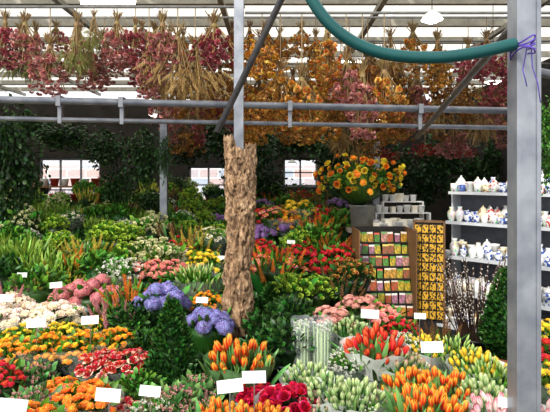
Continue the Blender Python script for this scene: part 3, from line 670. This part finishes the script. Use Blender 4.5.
# ---------------------------------------------------------------- counter, seed rack, yellow packets
woodL=plain('warm_brown_wood',(.26,.14,.06),.6,c2=(.15,.08,.035),scale=5,stretch=(10,10,1))
dark=plain('dark_painted_wood',(.035,.03,.028),.6)
yc=5.75
x0,x1=X(352,yc),X(438,yc); ct=Z(230,yc)
e=obj('sales_counter',None,((x0+x1)/2,yc+.35,0),label='dark wooden sales counter behind the seed racks',cat='counter')
w=(x1-x0)/2
obj('body',mesh('body',box(-w,w,-.22,.3,.001,ct-.04),dark,False),parent=e)
obj('counter_top',mesh('counter_top',box(-w-.03,w+.03,-.30,.33,ct-.04,ct),plain('pale_counter_top',(.45,.40,.32),.5),False),parent=e)
packmats=[]
for i,(c1,c2) in enumerate([((.80,.08,.06),(.85,.80,.7)),((.90,.60,.05),(.15,.35,.08)),((.75,.25,.50),(.85,.85,.8)),((.16,.40,.08),(.75,.15,.1)),((.95,.40,.40),(.2,.4,.15)),((.60,.12,.10),(.85,.7,.2)),((.95,.42,.06),(.9,.8,.7))]):
    m,t,b=nt('seed_packet_print_%s'%'abcdefg'[i]); at=t.nodes.new('ShaderNodeTexCoord'); sx=t.nodes.new('ShaderNodeSeparateXYZ'); t.links.new(at.outputs['Generated'],sx.inputs[0])
    g=t.nodes.new('ShaderNodeMath'); g.operation='GREATER_THAN'; g.inputs[1].default_value=.80; t.links.new(sx.outputs['Z'],g.inputs[0])
    v=t.nodes.new('ShaderNodeTexVoronoi'); v.inputs['Scale'].default_value=3.5; t.links.new(at.outputs['Generated'],v.inputs['Vector'])
    cr=mix(t,v.outputs['Distance'],c1,(.06,.14,.03)); t.links.new(mix(t,g.outputs[0],cr,c2),b.inputs['Base Color']); b.inputs['Roughness'].default_value=.35
    packmats.append(m)
pk=[mesh('seed_packet',box(-.036,.036,-.004,.004,0,.125),m,False) for m in packmats]
yr=5.25; xr0,xr1=X(357,yr),X(411,yr); zr1=Z(229,yr)
e=obj('seed_rack',None,((xr0+xr1)/2,yr,0),label='brown wooden tiered rack filled with seed packets',cat='display rack')
w=(xr1-xr0)/2; NR=8; rh=(zr1-.26)/NR
obj('side_panel',mesh('side_panel',box(-w-.012,-w,-.19,.28,.12,zr1),woodL,False),parent=e)
obj('side_panel',mesh('side_panel',box(w,w+.012,-.19,.28,.12,zr1),woodL,False),parent=e)
obj('back_panel',mesh('back_panel',box(-w,w,.265,.28,.12,zr1),dark,False),parent=e)
for sx in (-w,w-.03): obj('rack_leg',mesh('rack_leg',box(sx,sx+.03,.2,.28,.001,.12),woodL,False),parent=e)
for sx in (-w,w-.03): obj('rack_leg',mesh('rack_leg',box(sx,sx+.03,-.19,-.11,.001,.12),woodL,False),parent=e)
for r_ in range(NR):
    zz=.22+r_*rh; yo=-.16+r_*.042
    obj('rack_shelf',mesh('rack_shelf',merge([(box(-w,w,yo,yo+.1,zz-.008,zz),),(box(-w,w,yo-.006,yo,zz-.01,zz+.008),)]),dark,False),parent=e)
    n=8
    for j in range(n):
        o=obj('seed_packet',RS.choice(pk),((xr0+xr1)/2-w+ (j+.5)*2*w/n+RS.uniform(-.004,.004),yr+yo+.02,zz+.002),0,RS.uniform(.78,.95),label='small printed paper seed packet on the rack',cat='seed packet',group='seed packets on the rack')
        o.rotation_euler=(-.25,RS.uniform(-.08,.08),RS.uniform(-.12,.12))
ypm,t,b=nt('yellow_packet_print'); at=t.nodes.new('ShaderNodeTexCoord'); oi=t.nodes.new('ShaderNodeObjectInfo'); va=t.nodes.new('ShaderNodeVectorMath'); va.operation='ADD'
t.links.new(at.outputs['Generated'],va.inputs[0]); t.links.new(oi.outputs['Random'],va.inputs[1])
v=t.nodes.new('ShaderNodeTexVoronoi'); v.inputs['Scale'].default_value=2.8; t.links.new(va.outputs[0],v.inputs['Vector'])
rr=t.nodes.new('ShaderNodeValToRGB'); rr.color_ramp.elements[0].position=.36; rr.color_ramp.elements[0].color=(.05,.04,.02,1); rr.color_ramp.elements[1].position=.52; rr.color_ramp.elements[1].color=(.70,.42,.05,1)
t.links.new(v.outputs['Distance'],rr.inputs[0]); t.links.new(rr.outputs[0],b.inputs['Base Color'])
ypk=mesh('bulb_packet',box(-.030,.030,-.009,.009,-.082,0),ypm,False)
ya=5.2; A=(X(412,ya),ya); 
e=obj('packet_stand',None,(A[0]+.02,A[1],0),rz=-.30,label='tall brown stand hung with yellow bulb packets',cat='display rack')
pw=.30; zt=Z(222,ya)
obj('board',mesh('board',box(0,pw,.0,.03,.12,zt),dark,False),parent=e)
obj('frame_rail',mesh('frame_rail',merge([(box(-.01,.012,-.02,.035,.12,zt+.02),),(box(pw-.012,pw+.01,-.02,.035,.12,zt+.02),),(box(-.01,pw+.01,-.02,.035,zt,zt+.02),)]),woodL,False),parent=e)
obj('foot',mesh('foot',box(.01,.04,-.02,.16,.001,.12),woodL,False),parent=e)
obj('foot',mesh('foot',box(pw-.04,pw-.01,-.02,.16,.001,.12),woodL,False),parent=e)
hk=mesh('hook',tube([(0,0,0),(0,-.05,.0)],.003,5),galv)
ca,sa=math.cos(-.30),math.sin(-.30)
for r_ in range(10):
    for j in range(4):
        lx=.042+j*.072; lz=zt-.02-r_*.098; ly=-.022
        if lz-.09<.12: continue
        obj('hook',hk,(lx,.002,lz),parent=e)
        obj('bulb_packet',ypk,(A[0]+.02+ca*lx-sa*ly,A[1]+sa*lx+ca*ly,lz-.004),-.30+RS.uniform(-.15,.15),label='yellow printed bulb packet hanging on the stand',cat='packet',group='yellow bulb packets')
# white cups and boxes on counter
white=plain('white_glaze',(.95,.95,.93),.25,c2=(.90,.90,.88))
cup=mesh('white_pot',lathe([(.001,.004),(.035,0),(.05,.09),(.054,.095),(.048,.09),(.03,.012),(.001,.01)],16),white)
canm=mesh('gift_box',merge([(box(-.038,.038,-.038,.038,0,.08),),(box(-.041,.041,-.041,.041,.08,.10),)]),plain('cream_card',(1.0,.95,.82),.6,c2=(.95,.88,.72)),False)
def wp(i,loc,s,where):
    bx=i%3==0
    obj('gift_box' if bx else 'white_pot',canm if bx else cup,loc,RS.random(),s,label=('cream lidded gift box on the ' if bx else 'small white ceramic pot on the ')+where,cat='box' if bx else 'pot',group='gift boxes on the counter' if bx else 'white pots on the counter')
for i in range(26):
    yy=yc+.09+.14*(i%2); wp(i,(X(376+(i//2)*4.8,yy),yy,ct+.002),RS.uniform(.7,1.2),'counter')
for hgt,yo_,wd in ((.17,.44,.34),(.30,.60,.26)):
    e=obj('counter_riser',None,(X(402,yc+yo_),yc+yo_,ct),label='low white shelf riser on the counter',cat='shelf',group='counter risers')
    obj('riser_top',mesh('riser_top',box(-wd,wd,-.06,.06,hgt-.012,hgt),white,False),parent=e)
    for sx in (-wd+.01,wd-.01): obj('riser_leg',mesh('riser_leg',box(sx-.01,sx+.01,-.06,.06,.001,hgt-.012),white,False),parent=e)
    n=int(wd*2/.088)
    for i in range(n): wp(i+1,(X(402,yc+yo_)-wd+.05+i*.088,yc+yo_,ct+hgt+.001),RS.uniform(.7,1.05),'riser')
# ---------------------------------------------------------------- pottery shelf
def ramped(name,scale,c0,p0,c1,p1):
    m,t,b=nt(name); at=t.nodes.new('ShaderNodeTexCoord'); n=t.nodes.new('ShaderNodeTexNoise'); n.inputs['Scale'].default_value=scale; n.inputs['Detail'].default_value=3
    t.links.new(at.outputs['Object'],n.inputs['Vector']); r=t.nodes.new('ShaderNodeValToRGB'); r.color_ramp.elements[0].position=p0; r.color_ramp.elements[0].color=(*c0,1); r.color_ramp.elements[1].position=p1; r.color_ramp.elements[1].color=(*c1,1)
    t.links.new(n.outputs['Fac'],r.inputs[0]); t.links.new(r.outputs[0],b.inputs['Base Color']); b.inputs['Roughness'].default_value=.2; return m
delft=ramped('blue_and_white_glaze',28,(.88,.90,.93),.49,(.06,.12,.40),.55)
redg=ramped('red_and_white_glaze',30,(.90,.88,.84),.50,(.60,.07,.05),.56)
yelg=ramped('cream_and_brown_glaze',24,(.88,.80,.60),.50,(.45,.28,.12),.58)
blug=ramped('deep_blue_glaze',20,(.08,.13,.38),.45,(.16,.24,.52),.6)
pol,t,b=nt('multicolour_glaze'); at=t.nodes.new('ShaderNodeTexCoord'); v=t.nodes.new('ShaderNodeTexVoronoi'); v.inputs['Scale'].default_value=30; t.links.new(at.outputs['Object'],v.inputs['Vector'])
r=t.nodes.new('ShaderNodeValToRGB'); r.color_ramp.elements[0].position=.25; r.color_ramp.elements[1].position=.3; r.color_ramp.elements[1].color=(.8,.8,.76,1)
t.links.new(v.outputs['Distance'],r.inputs[0]); t.links.new(mix(t,r.outputs[0],v.outputs['Color'],(.90,.88,.82)),b.inputs['Base Color']); b.inputs['Roughness'].default_value=.25
PR={'ceramic_vase':[(.001,.003),(.028,0),(.03,.01),(.05,.06),(.045,.10),(.02,.135),(.028,.16),(.023,.158)],
'ceramic_jar':[(.001,.003),(.035,0),(.05,.04),(.05,.08),(.032,.10),(.034,.105),(.02,.12),(.008,.13),(.01,.14),(.001,.146)],
'ceramic_bowl':[(.001,.003),(.03,0),(.055,.035),(.065,.065),(.06,.063),(.03,.015),(.001,.012)],
'ceramic_tin':[(.001,.003),(.036,0),(.036,.095),(.039,.097),(.039,.115),(.001,.118)],
'ceramic_tall_vase':[(.001,.003),(.03,0),(.024,.02),(.045,.11),(.04,.15),(.02,.18),(.03,.205),(.025,.203)]}
def mug():
    return merge([(lathe([(.001,.004),(.038,0),(.04,.09),(.036,.09),(.034,.01),(.001,.01)],18),),(tube([(.038,0,.075),(.062,0,.07),(.068,0,.045),(.058,0,.022),(.038,0,.02)],.006,6),)])
GL=(delft,pol,white,redg,yelg,blug); GN=['blue and white glazed ','multicoloured glazed ','plain white glazed ','red and white glazed ','cream and brown glazed ','deep blue glazed ']
PM={k:[mesh(k,lathe(p,18),m) for m in GL] for k,p in PR.items()}
PM['ceramic_mug']=[mesh('ceramic_mug',mug(),m) for m in GL]
shelfm=plain('pale_blue_white_paint',(.66,.68,.70),.45,c2=(.58,.61,.64))
Af=np.array([X(449,5.5),5.5]); Bf=np.array([X(600,4.5),4.5]); dr=(Bf-Af); L=np.linalg.norm(dr); dr/=L
ang=math.atan2(dr[1],dr[0])
lev=[1.62,1.30,.94,.60,.28]; off=[.0,.06,.16,.28,.42]
e=obj('pottery_shelf',None,(Af[0],Af[1],0),rz=ang,label='pale blue-white stepped shelving full of blue and white pottery',cat='shelf unit')
for z,o_ in zip(lev,off):
    obj('shelf_board',mesh('shelf_board',box(-o_*.35,L,-o_-.02,.3,z-.03,z),shelfm,False),parent=e)
obj('back_panel',mesh('back_panel',box(0,L,.3,.32,.001,1.62),plain('shelf_back_grey_blue',(.20,.21,.24),.7),False),parent=e)
obj('side_panel',mesh('side_panel',box(-.02,0,.1,.3,.001,1.62),shelfm,False),parent=e)
obj('side_panel',mesh('side_panel',box(L,L+.02,-.1,.3,.001,1.62),shelfm,False),parent=e)
for li,(z,o_) in enumerate(zip(lev,off)):
    for row in range(3):
        x=.04+row*.03
        while x<L-.05:
            ks=['ceramic_mug','ceramic_vase','ceramic_jar','ceramic_tin','ceramic_mug','ceramic_mug','ceramic_bowl'] 
            if li==0: ks=['ceramic_mug','ceramic_mug','ceramic_vase','ceramic_tall_vase','ceramic_jar','ceramic_tin'] if row else ['ceramic_mug','ceramic_mug','ceramic_tin']
            k=RS.choice(ks); vi=RS.choice([0,0,2,1,2,1,4,5,3] if li<2 else [0,0,1,2,2,4]); lx=x; ly=-o_+.04+row*.11
            wx_=Af[0]+math.cos(ang)*lx-math.sin(ang)*ly; wy=Af[1]+math.sin(ang)*lx+math.cos(ang)*ly
            obj(k,PM[k][vi],(wx_,wy,z+.001),RS.random()*6.28,RS.uniform(.7,1.0) if row==0 else RS.uniform(.9,1.25),label=GN[vi]+k.split('_',1)[1].replace('_',' ')+' on the shelf',cat=k.split('_')[-1],group='pottery on the shelves')
            x+=RS.uniform(.080,.098)
# ---------------------------------------------------------------- building shell
floorm=plain('dark_stone_floor',(.09,.085,.08),.8,c2=(.05,.048,.045),scale=3,bump=.1)
top('floor',box(-9,6,-3,14,-.05,0),floorm,'dark stone market floor','floor',False,kind='structure')
brick,t,b=nt('dark_brick'); bt=t.nodes.new('ShaderNodeTexBrick'); tc=t.nodes.new('ShaderNodeTexCoord'); mp=t.nodes.new('ShaderNodeMapping'); mp.inputs['Rotation'].default_value=(math.pi/2,0,0)
t.links.new(tc.outputs['Object'],mp.inputs[0]); t.links.new(mp.outputs[0],bt.inputs['Vector']); bt.inputs['Scale'].default_value=4; bt.inputs['Color1'].default_value=(.030,.025,.020,1); bt.inputs['Color2'].default_value=(.045,.034,.027,1); bt.inputs['Mortar'].default_value=(.04,.038,.035,1)
t.links.new(bt.outputs[0],b.inputs['Base Color']); b.inputs['Roughness'].default_value=.9
YB=11.6
wins=[(38,100,158,222),(188,228,166,204),(283,318,158,187)]
wx=[(X(a,YB),X(b_,YB),Z(d,YB),Z(c,YB)) for a,b_,c,d in wins]
parts=[];xs=-8.5
for a,b_,z0,z1 in wx:
    parts.append((box(xs,a,YB,YB+.25,0,3.5),)); parts.append((box(a,b_,YB,YB+.25,0,z0),)); parts.append((box(a,b_,YB,YB+.25,z1,3.5),)); xs=b_
parts.append((box(xs,5.5,YB,YB+.25,0,3.5),))
top('wall_back',merge(parts),brick,'dark brick rear wall with small windows','wall',False,kind='structure')
top('wall_right',box(4.0,4.2,3.5,YB,0,3.5),brick,'dark side wall behind the shelving','wall',False,kind='structure')
top('wall_left_light_block',box(-8.5,-8.3,6,YB,0,3.5),brick,'unseen dark brick side wall added to keep ambient light out','wall',False,kind='structure')  # out of view; added so ambient light doesn't leak in from the left
glass=film('window_glass',.92); fr=plain('grey_window_frame',(.25,.25,.26),.5)
for i,(a,b_,z0,z1) in enumerate(wx):
    e=obj('window_%d'%(i+1),None,(a,YB+.08,z0),label='small framed window in the rear wall',cat='window',kind='structure')
    w=b_-a;h=z1-z0;ps=[(box(0,w,0,.06,0,.05),),(box(0,w,0,.06,h-.05,h),),(box(0,.05,0,.06,.05,h-.05),),(box(w-.05,w,0,.06,.05,h-.05),)]
    nv=3 if w>1 else 2
    for k in range(1,nv): ps.append((box(w*k/nv-.02,w*k/nv+.02,.01,.05,.05,h-.05),))
    ps.append((box(.05,w-.05,.01,.05,h*.5-.015,h*.5+.015),))
    obj('frame',mesh('frame',merge(ps),fr,False),parent=e); obj('pane',mesh('pane',box(.05,w-.05,.028,.032,.05,h-.05),glass,False),parent=e)
fac,t,b=nt('pale_pink_facade'); bt=t.nodes.new('ShaderNodeTexBrick'); tc=t.nodes.new('ShaderNodeTexCoord'); mp=t.nodes.new('ShaderNodeMapping'); mp.inputs['Rotation'].default_value=(math.pi/2,0,0)
t.links.new(tc.outputs['Object'],mp.inputs[0]); t.links.new(mp.outputs[0],bt.inputs['Vector']); bt.inputs['Scale'].default_value=.6; bt.inputs['Color1'].default_value=(.70,.50,.46,1); bt.inputs['Color2'].default_value=(.50,.58,.68,1); bt.inputs['Mortar'].default_value=(.85,.85,.85,1)
t.links.new(bt.outputs[0],b.inputs['Base Color'])
top('street_building',merge([(box(-16,8,22,24,0,2.0),),(box(-16,8,22.3,24,2.0,2.2),)]),fac,'pale pink and grey facade across the street','building',False)
top('street_pavement',box(-20,10,14,30,-.06,-.01),plain('paving_grey',(.5,.5,.5),.8),'grey street pavement outside','pavement',False,kind='structure')
rpot=mesh('flower_pot',lathe([(.001,.003),(.06,0),(.085,.13),(.095,.135),(.09,.15),(.08,.14),(.001,.13)],16),plain('red_glaze',(.50,.06,.03),.35))
for sy,lab in ((202,'lower'),(186,'upper')):
    zsf=Z(sy,9.4); yy=9.4 if sy==202 else 9.75; zsf=Z(sy,yy)
    e=obj('pot_shelf',None,(X(70,yy),yy,0),label='narrow wooden shelf with pots before the window',cat='shelf',group='pot shelves by the window')
    obj('shelf_top',mesh('shelf_top',box(-.6,.6,-.12,.12,zsf-.03,zsf),woodL,False),parent=e)
    for sx in (-.56,.56): obj('leg',mesh('leg',box(sx-.02,sx+.02,-.1,.1,.001,zsf-.03),woodL,False),parent=e)
    for i in range(6):
        if (i+sy)%2: obj('flower_pot',rpot,(X(70,yy)-.5+i*.2,yy,zsf+.001),0,1,label='small red glazed pot on the window shelf',cat='pot',group='pots on the window shelf')
        else: obj('white_pot',cup,(X(70,yy)-.5+i*.2,yy,zsf+.001),0,1.5,label='small white ceramic pot on the window shelf',cat='pot',group='pots on the window shelf')
# roof
rf=translucent('milky_roof_sheet',(.66,.64,.58),.45)
ZR=3.82
top('ceiling',merge([(box(-9+ i*1.5+.03,-9+(i+1)*1.5-.03,4.2,12,ZR+.06,ZR+.065),) for i in range(10)]),rf,'milky translucent roof sheeting','roof',False,kind='structure')
wh=plain('cream_roof_paint',(.42,.40,.34),.5)
for i,yy in enumerate(np.arange(4.9,12,.85)):
    top('roof_purlin',box(-9,6,yy-.03,yy+.03,ZR-.06,ZR+.03),wh,'cream painted roof purlin','roof beam',False,group='roof purlins')
for xx in (-6,-4.2,-2.4,-.6,1.2,3.0,4.8):
    top('roof_rafter',box(xx-.03,xx+.03,4.3,12,ZR-.12,ZR-.062),wh,'cream painted roof rafter','roof beam',False,group='roof rafters')
# lamps
lampm=plain('lamp_glow_white',(1,1,1),.4,emit=9); shadem=plain('lamp_shade_white',(.8,.8,.78),.4)
for px,py,Y in ((155,115,7.2),(383,120,7.2),(493,82,5.8),(150,100,9),(292,164,10.2),(432,20,4.6)):
    x,y,z=P(px,py,Y)
    e=obj('pendant_lamp',None,(x,y,z),label='small round white pendant lamp, lit',cat='lamp',group='pendant lamps')
    obj('shade',mesh('shade',lathe([(.10,0),(.085,.04),(.04,.07),(.012,.09)],20),shadem),parent=e)
    obj('bulb',mesh('bulb',lathe([(.001,-.03),(.05,-.022),(.08,.0),(.06,.02),(.001,.03)],16),lampm),parent=e)
    obj('cable',mesh('cable',tube([(0,0,.08),(0,0,ZR-.05-z)],.004,6),dark),parent=e)
for px,py,Y in ((108,3,5.2),(345,62,8.2)):
    x,y,z=P(px,py,Y)
    e=obj('fluorescent_lamp',None,(x,y,z),label='white fluorescent tube fitting under the roof',cat='lamp')
    obj('housing',mesh('housing',box(-.3,.3,-.04,.04,.02,.06),shadem,False),parent=e)
    obj('tube',mesh('tube',tube([(-.28,0,0),(.28,0,0)],.016,10),lampm),parent=e)
    obj('cable',mesh('cable',tube([(0,0,.05),(0,0,ZR-.05-z)],.004,6),dark),parent=e)
# ---------------------------------------------------------------- light, camera
w=bpy.data.worlds.new('World'); S.world=w; w.use_nodes=True; t=w.node_tree; bg=t.nodes['Background']
bg.inputs[0].default_value=(.96,.97,1,1); bg.inputs[1].default_value=1.35
sd=bpy.data.lights.new('sun','SUN'); sd.energy=3.3; sd.angle=.2; sd.color=(1,.95,.86); so=bpy.data.objects.new('sun',sd); COL.objects.link(so); so.rotation_euler=(math.radians(50),0,math.radians(-32))
cd=bpy.data.cameras.new('camera'); co=bpy.data.objects.new('camera',cd); COL.objects.link(co)
co.location=(0,0,H); co.rotation_euler=(math.pi/2,0,0); cd.sensor_width=36; cd.lens=36*FP/550; cd.shift_y=-31/550.0; cd.clip_start=.05
S.camera=co
S.view_settings.view_transform='Standard'
S.view_settings.gamma=.87
